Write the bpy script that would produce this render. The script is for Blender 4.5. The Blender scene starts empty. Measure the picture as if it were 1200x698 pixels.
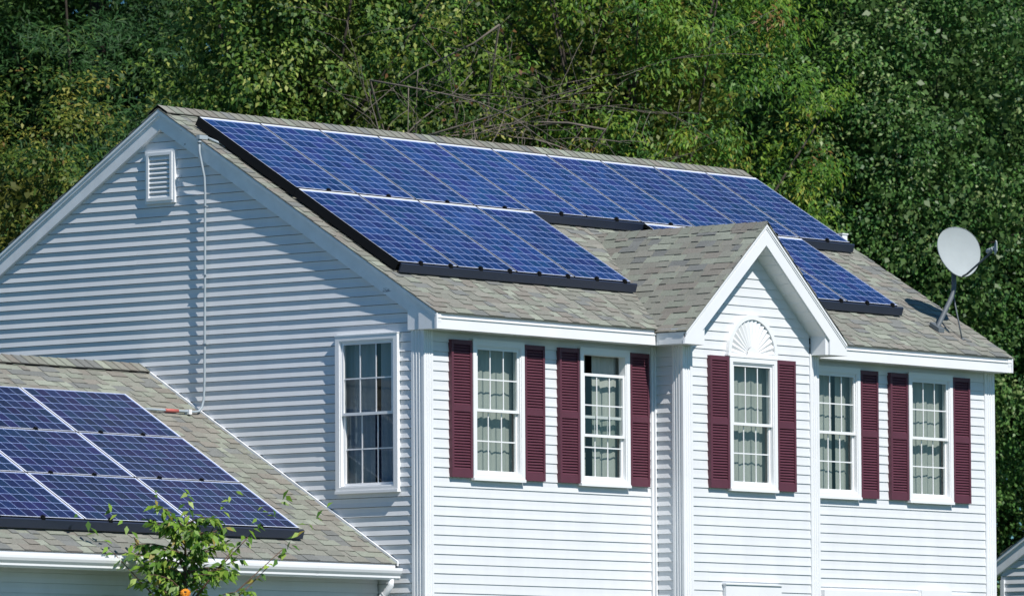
import bpy, math, random
import numpy as np
from mathutils import Vector, Matrix

# ------------------------------------------------------------------ camera, sky, sun, exposure
scn = bpy.context.scene
COL = scn.collection
ZS = 5.8                      # everything is modelled with z=0 at the main eave, then lifted so that the lawn is z=0
GZ = -5.8                     # lawn level beside the house, in modelling coordinates

cam_d = bpy.data.cameras.new("camera"); cam = bpy.data.objects.new("camera", cam_d); COL.objects.link(cam)
right = Vector((0.63256386, -0.77448712, -0.00571521)); up = Vector((-0.05314483, -0.05076554, 0.99729559)); fwd = right.cross(up) * -1
M = Matrix((( right.x, up.x, -fwd.x), (right.y, up.y, -fwd.y), (right.z, up.z, -fwd.z))).to_4x4()
M.translation = Vector((-56.1434, -47.0284, -5.2393))
cam.matrix_world = M
cam_d.sensor_width = 36; cam_d.lens = 36 * 8108.374 / 1200
cam_d.clip_start = 1; cam_d.clip_end = 2000
cam_d.dof.use_dof = True; cam_d.dof.focus_distance = 75.5; cam_d.dof.aperture_fstop = 4.0
scn.camera = cam

SUN = Vector((-0.235, -1.0, 1.15)).normalized()
w = bpy.data.worlds.new("World"); scn.world = w; w.use_nodes = True
nt = w.node_tree; bg = nt.nodes['Background']
sky = nt.nodes.new('ShaderNodeTexSky'); sky.sky_type = 'NISHITA'; sky.sun_disc = False
sky.sun_elevation = math.asin(SUN.z); sky.sun_rotation = math.atan2(SUN.x, SUN.y)
sky.air_density = 1.0; sky.dust_density = 0.2; sky.ozone_density = 2.5
tint = nt.nodes.new('ShaderNodeVectorMath'); tint.operation = 'MULTIPLY'; tint.inputs[1].default_value = (0.46, 0.92, 1.22)
nt.links.new(sky.outputs[0], tint.inputs[0]); nt.links.new(tint.outputs[0], bg.inputs[0]); bg.inputs[1].default_value = 0.066
sl = bpy.data.lights.new("sun", 'SUN'); sl.energy = 4.75; sl.angle = math.radians(0.5); sl.color = (1.0, 0.95, 0.89)
so = bpy.data.objects.new("sun", sl); COL.objects.link(so)
so.rotation_euler = SUN.to_track_quat('Z', 'Y').to_euler(); so.location = (0, -10, 30)
scn.view_settings.view_transform = 'Standard'; scn.view_settings.look = 'None'
scn.view_settings.exposure = 0.10; scn.view_settings.gamma = 1.0
scn.render.engine = 'CYCLES'

rnd = random.Random(7); rng = np.random.default_rng(11)

# ------------------------------------------------------------------ materials
def newmat(name):
    m = bpy.data.materials.new(name); m.use_nodes = True
    return m, m.node_tree, m.node_tree.nodes['Principled BSDF']
def noise_mix(nt, base, amount, scale, detail=4, rough=0.6, stretch=None):
    """base colour varied by object-space noise; returns colour socket"""
    tc = nt.nodes.new('ShaderNodeTexCoord'); no = nt.nodes.new('ShaderNodeTexNoise')
    no.inputs['Scale'].default_value = scale; no.inputs['Detail'].default_value = detail; no.inputs['Roughness'].default_value = rough
    if stretch:
        mp = nt.nodes.new('ShaderNodeMapping'); mp.inputs['Scale'].default_value = stretch
        nt.links.new(tc.outputs['Object'], mp.inputs[0]); nt.links.new(mp.outputs[0], no.inputs['Vector'])
    else: nt.links.new(tc.outputs['Object'], no.inputs['Vector'])
    mr = nt.nodes.new('ShaderNodeMapRange'); mr.inputs[1].default_value = .25; mr.inputs[2].default_value = .75
    mr.inputs[3].default_value = 1 - amount; mr.inputs[4].default_value = 1 + amount
    nt.links.new(no.outputs[0], mr.inputs[0])
    vm = nt.nodes.new('ShaderNodeVectorMath'); vm.operation = 'SCALE'
    if isinstance(base, tuple): vm.inputs[0].default_value = base[:3]
    else: nt.links.new(base, vm.inputs[0])
    nt.links.new(mr.outputs[0], vm.inputs['Scale'])
    return vm.outputs[0], no
def plain(name, col, rough=.6, amount=.06, scale=3, metal=0, spec=.5, bump=0, bscale=60, stretch=None):
    m, nt, b = newmat(name)
    s, no = noise_mix(nt, col, amount, scale, stretch=stretch); nt.links.new(s, b.inputs['Base Color'])
    b.inputs['Roughness'].default_value = rough; b.inputs['Metallic'].default_value = metal
    b.inputs['Specular IOR Level'].default_value = spec
    if bump:
        n2 = nt.nodes.new('ShaderNodeTexNoise'); n2.inputs['Scale'].default_value = bscale
        tc = nt.nodes.new('ShaderNodeTexCoord'); nt.links.new(tc.outputs['Object'], n2.inputs['Vector'])
        bp = nt.nodes.new('ShaderNodeBump'); bp.inputs['Strength'].default_value = bump; bp.inputs['Distance'].default_value = .01
        nt.links.new(n2.outputs[0], bp.inputs['Height']); nt.links.new(bp.outputs[0], b.inputs['Normal'])
    return m
def colattr(name, rough=.9, amount=.15, scale=40, spec=.3, trans=0, bump=0, coat=0):
    m, nt, b = newmat(name)
    at = nt.nodes.new('ShaderNodeAttribute'); at.attribute_name = 'Col'
    if amount: s, no = noise_mix(nt, at.outputs['Color'], amount, scale)
    else: s = at.outputs['Color']
    nt.links.new(s, b.inputs['Base Color']); b.inputs['Roughness'].default_value = rough
    b.inputs['Specular IOR Level'].default_value = spec
    b.inputs['Coat Weight'].default_value = coat; b.inputs['Coat Roughness'].default_value = .08
    if bump and amount:
        bp = nt.nodes.new('ShaderNodeBump'); bp.inputs['Strength'].default_value = bump; bp.inputs['Distance'].default_value = .004
        nt.links.new(no.outputs[0], bp.inputs['Height']); nt.links.new(bp.outputs[0], b.inputs['Normal'])
    if trans:
        tr = nt.nodes.new('ShaderNodeBsdfTranslucent'); nt.links.new(s, tr.inputs[0])
        mx = nt.nodes.new('ShaderNodeMixShader'); mx.inputs[0].default_value = trans
        nt.links.new(b.outputs[0], mx.inputs[1]); nt.links.new(tr.outputs[0], mx.inputs[2])
        nt.links.new(mx.outputs[0], nt.nodes['Material Output'].inputs[0])
    return m
MAT = {}
MAT['siding'] = plain('vinyl_siding', (.715, .735, .755), .5, .05, 2.2, spec=.35, stretch=(1.6, 1.6, .35))
MAT['trim'] = plain('white_trim', (.80, .815, .83), .5, .04, 2.0, spec=.4)
MAT['trim_old'] = plain('weathered_trim', (.84, .86, .88), .6, .08, 5.0, spec=.3)
def grime(name, dark, lo, scale, stretch):
    m = MAT[name]; nt = m.node_tree; b = nt.nodes['Principled BSDF']; src = b.inputs['Base Color'].links[0].from_socket
    tc = nt.nodes.new('ShaderNodeTexCoord'); mp = nt.nodes.new('ShaderNodeMapping'); mp.inputs['Scale'].default_value = stretch
    no = nt.nodes.new('ShaderNodeTexNoise'); no.inputs['Scale'].default_value = scale; no.inputs['Detail'].default_value = 6; no.inputs['Roughness'].default_value = .7
    nt.links.new(tc.outputs['Object'], mp.inputs[0]); nt.links.new(mp.outputs[0], no.inputs['Vector'])
    mr = nt.nodes.new('ShaderNodeMapRange'); mr.inputs[1].default_value = lo; mr.inputs[2].default_value = lo + .06
    nt.links.new(no.outputs[0], mr.inputs[0])
    mx = nt.nodes.new('ShaderNodeMix'); mx.data_type = 'RGBA'; mx.inputs['B'].default_value = (*dark, 1)
    nt.links.new(mr.outputs[0], mx.inputs['Factor']); nt.links.new(src, mx.inputs['A']); nt.links.new(mx.outputs['Result'], b.inputs['Base Color'])
grime('trim_old', (.30, .29, .30), .66, 3.2, (1, 1.2, 2.4))
grime('trim', (.55, .54, .52), .70, 4.0, (.8, 1, 2.5))
MAT['vinyl_white'] = plain('window_vinyl', (.84, .85, .86), .35, .02, 2)
MAT['shutter'] = plain('burgundy_vinyl', (.108, .034, .052), .5, .10, 4, spec=.35)
MAT['shingle'] = colattr('asphalt_shingle', .95, .22, 55, .2, bump=.4)
MAT['dark'] = plain('roof_felt', (.02, .02, .022), .9)
MAT['black'] = plain('black_aluminium', (.008, .009, .011), .6, .05, 4, spec=.15)
MAT['skirt'] = plain('black_skirt', (.022, .030, .055), .38, .08, 2, spec=.6)
MAT['alu'] = plain('anodised_aluminium', (.74, .76, .82), .4, .03, 3, spec=.5)
MAT['galv'] = plain('galvanised_steel', (.11, .13, .145), .6, .12, 9)
MAT['conduit'] = plain('conduit_metal', (.34, .40, .44), .6, .08, 6)
MAT['dish'] = plain('dish_paint', (.37, .41, .42), .75, .05, 6, spec=.15)
MAT['red'] = plain('red_label', (.50, .13, .11), .5)
MAT['flute_dark'] = plain('corner_trim', (.76, .78, .81), .5, .03, 2)
MAT['bark'] = plain('bark', (.045, .036, .028), .9, .3, 9, bump=.5, bscale=30)
MAT['bark_grey'] = plain('dead_wood', (.165, .14, .115), .9, .25, 7)
MAT['twig'] = plain('young_bark', (.13, .075, .05), .8, .2, 12)
MAT['leaf'] = colattr('leaf', .5, .0, 10, .35, trans=.42)
MAT['leaf_shiny'] = colattr('glossy_leaf', .45, .0, 10, .38, trans=.38)
MAT['needle'] = colattr('pine_needle', .6, .0, 10, .3, trans=.2)
MAT['petal'] = plain('orange_petal', (.80, .33, .02), .6, .2, 30)
MAT['seed'] = plain('dark_flower_centre', (.05, .022, .01), .9)
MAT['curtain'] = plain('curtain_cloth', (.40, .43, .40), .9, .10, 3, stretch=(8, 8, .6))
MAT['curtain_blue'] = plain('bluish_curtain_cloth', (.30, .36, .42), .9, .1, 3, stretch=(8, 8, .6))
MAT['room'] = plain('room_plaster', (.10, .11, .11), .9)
MAT['wall_inner'] = plain('sheathing', (.3, .28, .25), .9)
MAT['grass'] = plain('lawn', (.050, .072, .028), .9, .35, 1.2, bump=.6, bscale=25)

def cellmat():
    m, nt, b = newmat('polycrystalline_cell')
    at = nt.nodes.new('ShaderNodeAttribute'); at.attribute_name = 'Col'
    tc = nt.nodes.new('ShaderNodeTexCoord'); vo = nt.nodes.new('ShaderNodeTexVoronoi'); vo.inputs['Scale'].default_value = 45
    nt.links.new(tc.outputs['Object'], vo.inputs['Vector'])
    sp = nt.nodes.new('ShaderNodeSeparateColor'); nt.links.new(vo.outputs['Color'], sp.inputs[0])
    mr = nt.nodes.new('ShaderNodeMapRange'); mr.inputs[3].default_value = .8; mr.inputs[4].default_value = 1.2
    nt.links.new(sp.outputs[0], mr.inputs[0])
    vm = nt.nodes.new('ShaderNodeVectorMath'); vm.operation = 'SCALE'
    nt.links.new(at.outputs['Color'], vm.inputs[0]); nt.links.new(mr.outputs[0], vm.inputs['Scale'])
    nt.links.new(vm.outputs[0], b.inputs['Base Color'])
    b.inputs['Roughness'].default_value = .35; b.inputs['Specular IOR Level'].default_value = .3
    b.inputs['Coat Weight'].default_value = .22; b.inputs['Coat Roughness'].default_value = .25; b.inputs['Coat IOR'].default_value = 1.3
    return m
MAT['cell'] = cellmat()
def glassmat():
    m, nt, b = newmat('window_glass'); nt.nodes.remove(b)
    tr = nt.nodes.new('ShaderNodeBsdfTransparent'); tr.inputs[0].default_value = (.80, .83, .81, 1)
    gl = nt.nodes.new('ShaderNodeBsdfGlossy'); gl.inputs['Roughness'].default_value = .03
    ge = nt.nodes.new('ShaderNodeNewGeometry'); dt = nt.nodes.new('ShaderNodeVectorMath'); dt.operation = 'DOT_PRODUCT'
    nt.links.new(ge.outputs['Normal'], dt.inputs[0]); nt.links.new(ge.outputs['Incoming'], dt.inputs[1])
    def mth(op, a, b=None):
        q = nt.nodes.new('ShaderNodeMath'); q.operation = op
        for k, v in ((0, a), (1, b)):
            if v is None: continue
            if isinstance(v, (int, float)): q.inputs[k].default_value = v
            else: nt.links.new(v, q.inputs[k])
        return q.outputs[0]
    f = mth('POWER', mth('SUBTRACT', 1.0, mth('ABSOLUTE', dt.outputs['Value'])), 5.0)
    f = mth('ADD', mth('MULTIPLY', f, .92), .075)
    mx = nt.nodes.new('ShaderNodeMixShader'); nt.links.new(f, mx.inputs[0])
    nt.links.new(tr.outputs[0], mx.inputs[1]); nt.links.new(gl.outputs[0], mx.inputs[2])
    nt.links.new(mx.outputs[0], nt.nodes['Material Output'].inputs[0])
    return m
MAT['glass'] = glassmat()

# ------------------------------------------------------------------ mesh helpers
class MB:
    def __init__(s): s.v = []; s.f = []; s.m = []; s.c = []; s.smooth = []
    def face(s, pts, m=0, col=None, sm=False):
        i = len(s.v); s.v += [tuple(p) for p in pts]; s.f.append(tuple(range(i, i + len(pts)))); s.m.append(m); s.c.append(col); s.smooth.append(sm)
    def box(s, a, b, m=0, T=None, col=None):
        x0, y0, z0 = a; x1, y1, z1 = b
        P = [(x0,y0,z0),(x1,y0,z0),(x1,y1,z0),(x0,y1,z0),(x0,y0,z1),(x1,y0,z1),(x1,y1,z1),(x0,y1,z1)]
        if T: P = [T(*p) for p in P]
        for q in ((0,3,2,1),(4,5,6,7),(0,1,5,4),(1,2,6,5),(2,3,7,6),(3,0,4,7)): s.face([P[k] for k in q], m, col)
    def extr(s, prof, P, a, b, m=0, caps=True, closed=True):
        """prof: list of 2-D points; P(t, p, q) -> 3-D; a,b: ends, numbers or functions of the profile point"""
        A = [P(a(*p) if callable(a) else a, *p) for p in prof]; B = [P(b(*p) if callable(b) else b, *p) for p in prof]
        n = len(prof)
        for i in range(n if closed else n - 1):
            j = (i + 1) % n; s.face([A[i], A[j], B[j], B[i]], m)
        if caps and closed: s.face(A[::-1], m); s.face(B, m)
    def tube(s, pts, rad, n=8, m=0, cap=True):
        pts = [Vector(p) for p in pts]
        if not hasattr(rad, '__len__'): rad = [rad] * len(pts)
        rings = []; prev = None
        for i, p in enumerate(pts):
            d = (pts[min(i + 1, len(pts) - 1)] - pts[max(i - 1, 0)]).normalized()
            if prev is None: prev = Vector((0, 0, 1)) if abs(d.z) < .9 else Vector((1, 0, 0))
            u = (prev - d * prev.dot(d)).normalized(); v = d.cross(u); prev = u
            k0 = len(s.v)
            for k in range(n):
                a = 2 * math.pi * k / n; s.v.append(tuple(p + (u * math.cos(a) + v * math.sin(a)) * rad[i]))
            rings.append(k0)
        for r0, r1 in zip(rings, rings[1:]):
            for k in range(n):
                s.f.append((r0 + k, r0 + (k + 1) % n, r1 + (k + 1) % n, r1 + k)); s.m.append(m); s.c.append(None); s.smooth.append(True)
        if cap:
            s.f.append(tuple(rings[0] + k for k in range(n))[::-1]); s.m.append(m); s.c.append(None); s.smooth.append(False)
            s.f.append(tuple(rings[-1] + k for k in range(n))); s.m.append(m); s.c.append(None); s.smooth.append(False)
    def build(s, name, mats, parent=None, org=None, label=None):
        if org is None and parent is not None and parent.get('_w'): org = tuple(parent.location)
        o = org or (0, 0, 0)
        me = bpy.data.meshes.new(name)
        me.from_pydata([(p[0] - o[0], p[1] - o[1], p[2] - o[2]) for p in s.v], [], s.f)
        for mm in (mats if isinstance(mats, (list, tuple)) else [mats]): me.materials.append(MAT[mm])
        me.polygons.foreach_set('material_index', s.m); me.polygons.foreach_set('use_smooth', s.smooth)
        if any(c is not None for c in s.c):
            ca = me.color_attributes.new('Col', 'FLOAT_COLOR', 'CORNER'); arr = []
            for f, c in zip(s.f, s.c):
                c = c or (.5, .5, .5); arr += [c[0], c[1], c[2], 1.0] * len(f)
            ca.data.foreach_set('color', arr)
        me.update()
        ob = bpy.data.objects.new(name, me); COL.objects.link(ob)
        if parent is not None: ob.parent = parent
        elif org: ob.location = o
        if label: ob['label'] = label
        return ob
def tag(o, label=None, cat=None, group=None, kind=None):
    if label: o['label'] = label
    if cat: o['category'] = cat
    if group: o['group'] = group
    if kind: o['kind'] = kind
    return o
def thing(name, loc, label, cat, group=None, world=True, rot=None):
    """an Empty at the thing's base; world=True: its parts are modelled in scene coordinates"""
    o = bpy.data.objects.new(name, None); COL.objects.link(o); o.location = loc
    o.empty_display_size = .3
    if rot: o.rotation_euler = rot
    if world: o['_w'] = 1
    return tag(o, label, cat, group)
def sub(name, parent):      # marker so that sub-parts of a world-modelled part use the same origin
    return parent

# ------------------------------------------------------------------ main dimensions
S = 0.61155; RA = math.atan(S); SL = math.hypot(1, S); OE = .2196
YR = 3.737; ZR = S * (YR + OE); DEP = 2 * YR; L = 10.464; OV = .054
def roofz(y): return S * (y + OE)
BX0, BX1, BY, BYO = 3.951, 6.462, -.408, -.629; BM = (BX0 + BX1) / 2; BS = .857; BZR = 1.236; BE0, BE1 = 3.725, 2 * BM - 3.725
CH = .1025; PH = -.098                       # siding course and phase
GS = .612; GYR = 4.05; GZR = -.40; GYE = .375; GX0 = -8.6
def groofz(y): return GZR + GS * (y - GYR)

# ------------------------------------------------------------------ the ground
g = MB(); N = 48
def gz(x, y):
    d = max(0, -(y + 8)); return GZ - min(1.4, d * .03)
xs = [-400, -250, -150] + [-100 + 6.0 * i for i in range(40)] + [200, 300, 400]; ys = xs
for i in range(len(xs) - 1):
    for j in range(len(ys) - 1):
        q = [(xs[i], ys[j]), (xs[i+1], ys[j]), (xs[i+1], ys[j+1]), (xs[i], ys[j+1])]
        g.face([(a, b, gz(a, b)) for a, b in q], 0, None, True)
tag(g.build('lawn', 'grass'), 'green lawn around the houses', None, None, 'structure')

# ------------------------------------------------------------------ siding
def siding(mb, P, lo, hi, z0, z1, openings=(), t=.014, jit=.0006, seg=None, phase=PH, slot=.001):
    """clapboard courses: a flat upper half, a lower half that flares out to a lip, a narrow dark slot under each lip;
    boards are 3.7 m long and lap each other, so neighbouring boards stand slightly more or less proud"""
    k = math.floor((z0 - phase) / CH)
    while True:
        zb = phase + k * CH; zt = zb + CH; kk = k; k += 1
        if zb >= z1: break
        if zt <= z0: continue
        zs = zt - slot; zk = zb + CH * .47
        br = {max(zb, z0), min(zs, z1)}
        if max(zb, z0) < zk < min(zs, z1): br.add(zk)
        for o in openings:
            for zz in (o[2], o[3]):
                if max(zb, z0) < zz < min(zs, z1): br.add(zz)
        br = sorted(br)
        jr = random.Random(kk // 2 * 7 + 3); ph = jr.uniform(0, 6); s0 = jr.uniform(-3.7, 0)
        seams = [s0 + 3.7 * i_ for i_ in range(-4, 6)]; stp = [jr.uniform(-1, 1) for _ in seams]
        def out(u, z, um):
            idx = sum(1 for q in seams if q < um) % len(seams)
            tt = t + jit * (math.sin(u * 1.7 + ph + kk) * .5 + stp[idx] * 1.3)
            f = (z - zb) / CH
            return (tt - (tt - .004) * f / .47 if f < .47 else .004 * (1 - (f - .47) / .53)) + .001
        for za, zc in zip(br, br[1:]):
            zm = (za + zc) / 2
            cuts = sorted((o[0], o[1]) for o in openings if o[2] < zm < o[3])
            segs = []; cur = 'lo'
            for a, b in cuts: segs.append((cur, a)); cur = b
            segs.append((cur, 'hi'))
            for a, b in segs:
                a0 = lo(za) if a == 'lo' else a; a1 = lo(zc) if a == 'lo' else a
                b0 = hi(za) if b == 'hi' else b; b1 = hi(zc) if b == 'hi' else b
                if b0 <= a0 and b1 <= a1: continue
                a1 = min(a1, b1) if a == 'lo' and b == 'hi' else a1
                cs_ = [0.0]; w_ = b0 - a0
                inner = sorted({(q - a0) / w_ for q in seams if a0 + .02 < q < b0 - .02} | {i_ / max(1, int(w_ / .7)) for i_ in range(1, max(1, int(w_ / .7)))}) if w_ > .1 else []
                cs_ += inner + [1.0]
                for f0, f1 in zip(cs_, cs_[1:]):
                    ua, ub = a0 + (b0 - a0) * f0, a0 + (b0 - a0) * f1
                    uc, ud = a1 + (b1 - a1) * f1, a1 + (b1 - a1) * f0
                    um = (ua + ub) / 2
                    mb.face([P(ua, za, out(ua, za, um)), P(ub, za, out(ub, za, um)), P(uc, zc, out(uc, zc, um)), P(ud, zc, out(ud, zc, um))])
                    if za == zb: mb.face([P(ua, za, -.012), P(ub, za, -.012), P(ub, za, out(ub, za, um)), P(ua, za, out(ua, za, um))])

house = thing('house', (5.2, 3.7, GZ), 'two-storey white clapboard house with burgundy shutters and a steep grey shingle roof', 'house')
# window specs: (kind, a, z0, z1, extra)
W = .87; WT, WB = -.258, -1.748
fronts = [(.785, 0), (2.62, .20), (6.887, 0), (8.705, 0)]
SB = .022                                       # siding base plane lies this far behind the trim plane
PF = lambda u, z, o: (u, SB - o, z)             # front wall
PB = lambda u, z, o: (u, BY + SB - o, z)        # bump-out front
PG = lambda u, z, o: (SB - o, u, z)             # gable wall, u = y
ins = .05
def opn(a, zt=WT, zb=WB, w=W): return (a + ins, a + w - ins, zb + ins, zt - ins)
one = lambda v: (lambda z: v)
mb = MB(); siding(mb, PF, one(.15), one(BX0), GZ + .3, -.16, [opn(a) for a, _ in fronts[:2]] + [opn(a, -3.1, -4.5) for a, _ in fronts[:2]], .0105)
mb.build('front_wall', 'siding', house); mb = MB(); siding(mb, PF, one(BX1), one(L - .2), GZ + .3, -.16, [opn(a) for a, _ in fronts[2:]], .011)
front_wall = mb.build('front_wall', 'siding', house)
RK = .235                                       # rake board drop below the roof surface
gl_lo = lambda z: max(.165, (z + RK - .03) / S - OE); gl_hi = lambda z: min(DEP - .165, 2 * YR - ((z + RK - .03) / S - OE))
gw = (.343, 1.213, -1.885, -.206); gv = (3.53, 3.965, 1.375, 1.965)
mb = MB(); siding(mb, PG, gl_lo, gl_hi, GZ + .3, ZR - RK, [(gw[0] + ins, gw[1] - ins, gw[2] + ins, gw[3] - ins), (gv[0] + .02, gv[1] - .02, gv[2] + .02, gv[3] - .02)], .0148, .0010, slot=.005)
mb.build('gable_wall', 'siding', house)
mb = MB(); siding(mb, lambda u, z, o: (L - SB + o, u, z), gl_lo, gl_hi, GZ + .3, ZR - RK, [], .0155)
mb.build('gable_wall', 'siding', house)
mb = MB(); siding(mb, lambda u, z, o: (u, DEP - SB + o, z), one(.1), one(L - .1), GZ + .3, -.16, [], .012)
mb.box((.1, .1, GZ - .3), (L - .1, DEP - .1, GZ + .32), 0); mb.build('back_wall', 'siding', house)
# bump-out: front with gable, left and right cheeks
b_lo = lambda z: max(BX0 + .16, BM - (BZR - .22 - z) / BS); b_hi = lambda z: min(BX1 - .16, BM + (BZR - .22 - z) / BS)
BW = (4.765, 5.635)
mb = MB(); siding(mb, PB, b_lo, b_hi, GZ + .3, BZR - .24, [opn(BW[0], WT - .01), (4.74, 5.60, -4.45, -3.02)], .0105)
siding(mb, lambda u, z, o: (BX0 + SB - o, u, z), one(BY + .15), one(0.03), GZ + .3, -.12, [], .0148, 0)
siding(mb, lambda u, z, o: (BX1 - SB + o, u, z), one(BY + .15), one(0.03), GZ + .3, -.12, [], .0148, 0)
mb.build('bay_wall', 'siding', house)

# ------------------------------------------------------------------ corner posts (fluted on both faces)
def post(x, y, sx, sy, wx, wy, z0, z1, flx=True):
    """outer corner at (x,y); faces run wx along x (sign sx) and wy along y (sign sy)"""
    mb = MB(); d = .010; n = 3
    # 2-D outline with flutes
    def run(wd, flute):
        pts = [(0, 0)]
        if flute:
            a = wd * .16; b = wd * .84; st = (b - a) / n
            for i in range(n):
                c = a + st * i; pts += [(c + st * .18, 0), (c + st * .32, d), (c + st * .68, d), (c + st * .82, 0)]
        pts += [(wd, 0)]; return pts
    rx = run(wx, flx); ry = run(wy, True)
    out = [(x + sx * p, y + sy * q) for p, q in reversed(rx)] + [(x + sx * q, y + sy * p) for p, q in ry[1:]]
    out += [(x + sx * .03, y + sy * wy), (x + sx * .03, y + sy * .03), (x + sx * wx, y + sy * .03)]
    mb.extr(out, lambda t, p, q: (p, q, t), z0, z1)
    return mb.build('corner_board', 'trim', house)
post(0, 0, 1, 1, .155, .177, GZ + .25, -.185)
post(L, 0, -1, 1, .20, .177, GZ + .25, -.185)
post(0, DEP, 1, -1, .155, .177, GZ + .25, -.185); post(L, DEP, -1, -1, .155, .177, GZ + .25, -.185)
post(BX0, BY, 1, 1, .177, .151, GZ + .25, -.17); post(BX1, BY, -1, 1, .168, .151, GZ + .25, -.17)
mb = MB(); mb.box((BX0 - .045, -.006, GZ + .25), (BX0 - .012, .03, -.185)); mb.box((BX0 - .012, -.03, GZ + .25), (BX0 + .012, .03, -.186)); mb.build('corner_board', 'trim', house, label='narrow inner corner strip beside the bay')

# ------------------------------------------------------------------ eaves (fascia + soffit), profile in (y,z) with shingle edge at (-OE, 0)
EP = [(-OE + .012, -.012), (-OE + .014, -.062), (-OE - .006, -.064), (-OE - .006, -.074), (-OE + .006, -.078), (-OE + .002, -.187), (-OE + .02, -.190), (.03, -.186), (.03, -.012)]
mb = MB(); mb.extr(EP, lambda t, p, q: (t, DEP - p, q), -OV + .006, L + OV - .006); mb.build('fascia', 'trim', house)
mb = MB(); mb.extr(EP, lambda t, p, q: (t, p, q), BE1 - .01, L + OV - .006); mb.box((L + OV - .016, -OE - .010, -.189), (L + OV + .004, -OE + .02, -.016)); mb.build('fascia', 'trim', house)
mb = MB(); mb.extr(EP, lambda t, p, q: (t, p, q), -OV + .006, BE0 - .012)
mb.box((-OV - .004, -OE - .010, -.189), (-OV + .016, -OE + .02, -.016))
mb.build('fascia', 'trim', house)
# rake boards of the two big gables: layered profile (drop below roof, outward)
def rake(xw, sg):
    mb = MB()
    lay = [(.012, .045, OV + .008), (.045, .082, OV - .004), (.082, .100, OV - .016), (.100, RK, OV - .022)]
    for d0, d1, o in lay:
        for y0, y1 in ((-OE, YR), (DEP + OE, YR)):
            def Z(y): return S * ((y if y <= YR else DEP - y) + OE)
            A = [(y0, Z(y0) - d0), (y1, Z(y1) - d0), (y1, Z(y1) - d1), (y0, Z(y0) - d1)]
            if d1 == RK:   # eave return
                yi = .195 if y0 < YR else DEP - .195; s_ = 1 if y0 < YR else -1
                A = [(y0, Z(y0) - d0), (y1, Z(y1) - d0), (y1, Z(y1) - d1), (yi, Z(yi) - d1), (yi, -.186), (y0 + .012 * s_, -.186)]
            mb.extr(A, lambda t, p, q: (xw - sg * t, p, q), o, -.03)
    return mb.build('rake_board', 'trim_old', house)
rake(0, 1); rake(L, -1)

# bay gable: rake boards, soffit, returns, side eaves
def bz(x): return BZR - BS * abs(x - BM)
mb = MB()
for sgn in (-1, 1):
    X = lambda d: BM + sgn * d
    he = BM - BE0
    for d0, d1, yo in ((.012, .05, -.012), (.05, .072, -.004), (.072, .088, .004), (.088, .256, 0.0)):
        A = [(0, BZR - d0), (he, bz(BE0) - d0), (he, bz(BE0) - d1), (0, BZR - d1)]
        if d1 > .2:
            ri = BM - 4.037
            A = [(0, BZR - d0), (he + .004, bz(BE0) - d0), (he + .022, -.186), (ri, -.186), (ri, BZR - .256 - BS * ri), (0, BZR - d1)]
        mb.extr(A, lambda t, p, q: (X(p), BYO + t, q), yo, .025)
mb.build('rake_board', 'trim', house, label='white rake boards of the small front gable')
mb = MB()
for sgn in (-1, 1):
    X = lambda d: BM + sgn * d
    zr = BZR - .262
    n = 9
    A = [(0, zr), (1.13, zr - BS * 1.13), (1.13, zr - BS * 1.13 + .02), (0, zr + .02)]
    mb.extr(A, lambda t, p, q: (X(p), t, q), BYO + .02, BY + .03)
    for i in range(1, 10):   # soffit panel joints
        d = i * .115; mb.box((min(X(d), X(d + .006)), BYO + .03, zr - BS * d - .006), (max(X(d), X(d + .006)), BY + .01, zr - BS * d + .004))
mb.build('soffit', 'trim', house)
for sgn in (-1, 1):
    mb = MB(); X = lambda d: BM + sgn * d
    x0, x1 = sorted((X(BM - 4.04), X(BM - BE0 + .004)))
    mb.box((x0, BYO + .022, -.183), (x1, BY + .15, -.05))
    a, b = sorted((X(1.112), X(1.161))); mb.box((a, BYO + .024, -.186), (b, BY + .01, .02))
    # side eave along y
    for (q0, q1, oo) in ((-.062, -.012, -.012), (-.076, -.062, .006), (-.187, -.076, 0)):
        e = BM - BE0 + oo; f = e - .03; a, b = sorted((X(e), X(f))); mb.box((a, BYO + .01, q0), (b, -OE + .0, q1))
    a, b = sorted((X(BM - BE0 - .02), X(BM - BX0 - .02))); mb.box((a, BYO + .03, -.182), (b, .02, -.170))
    mb.build('eave_return', 'trim', house)

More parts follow.
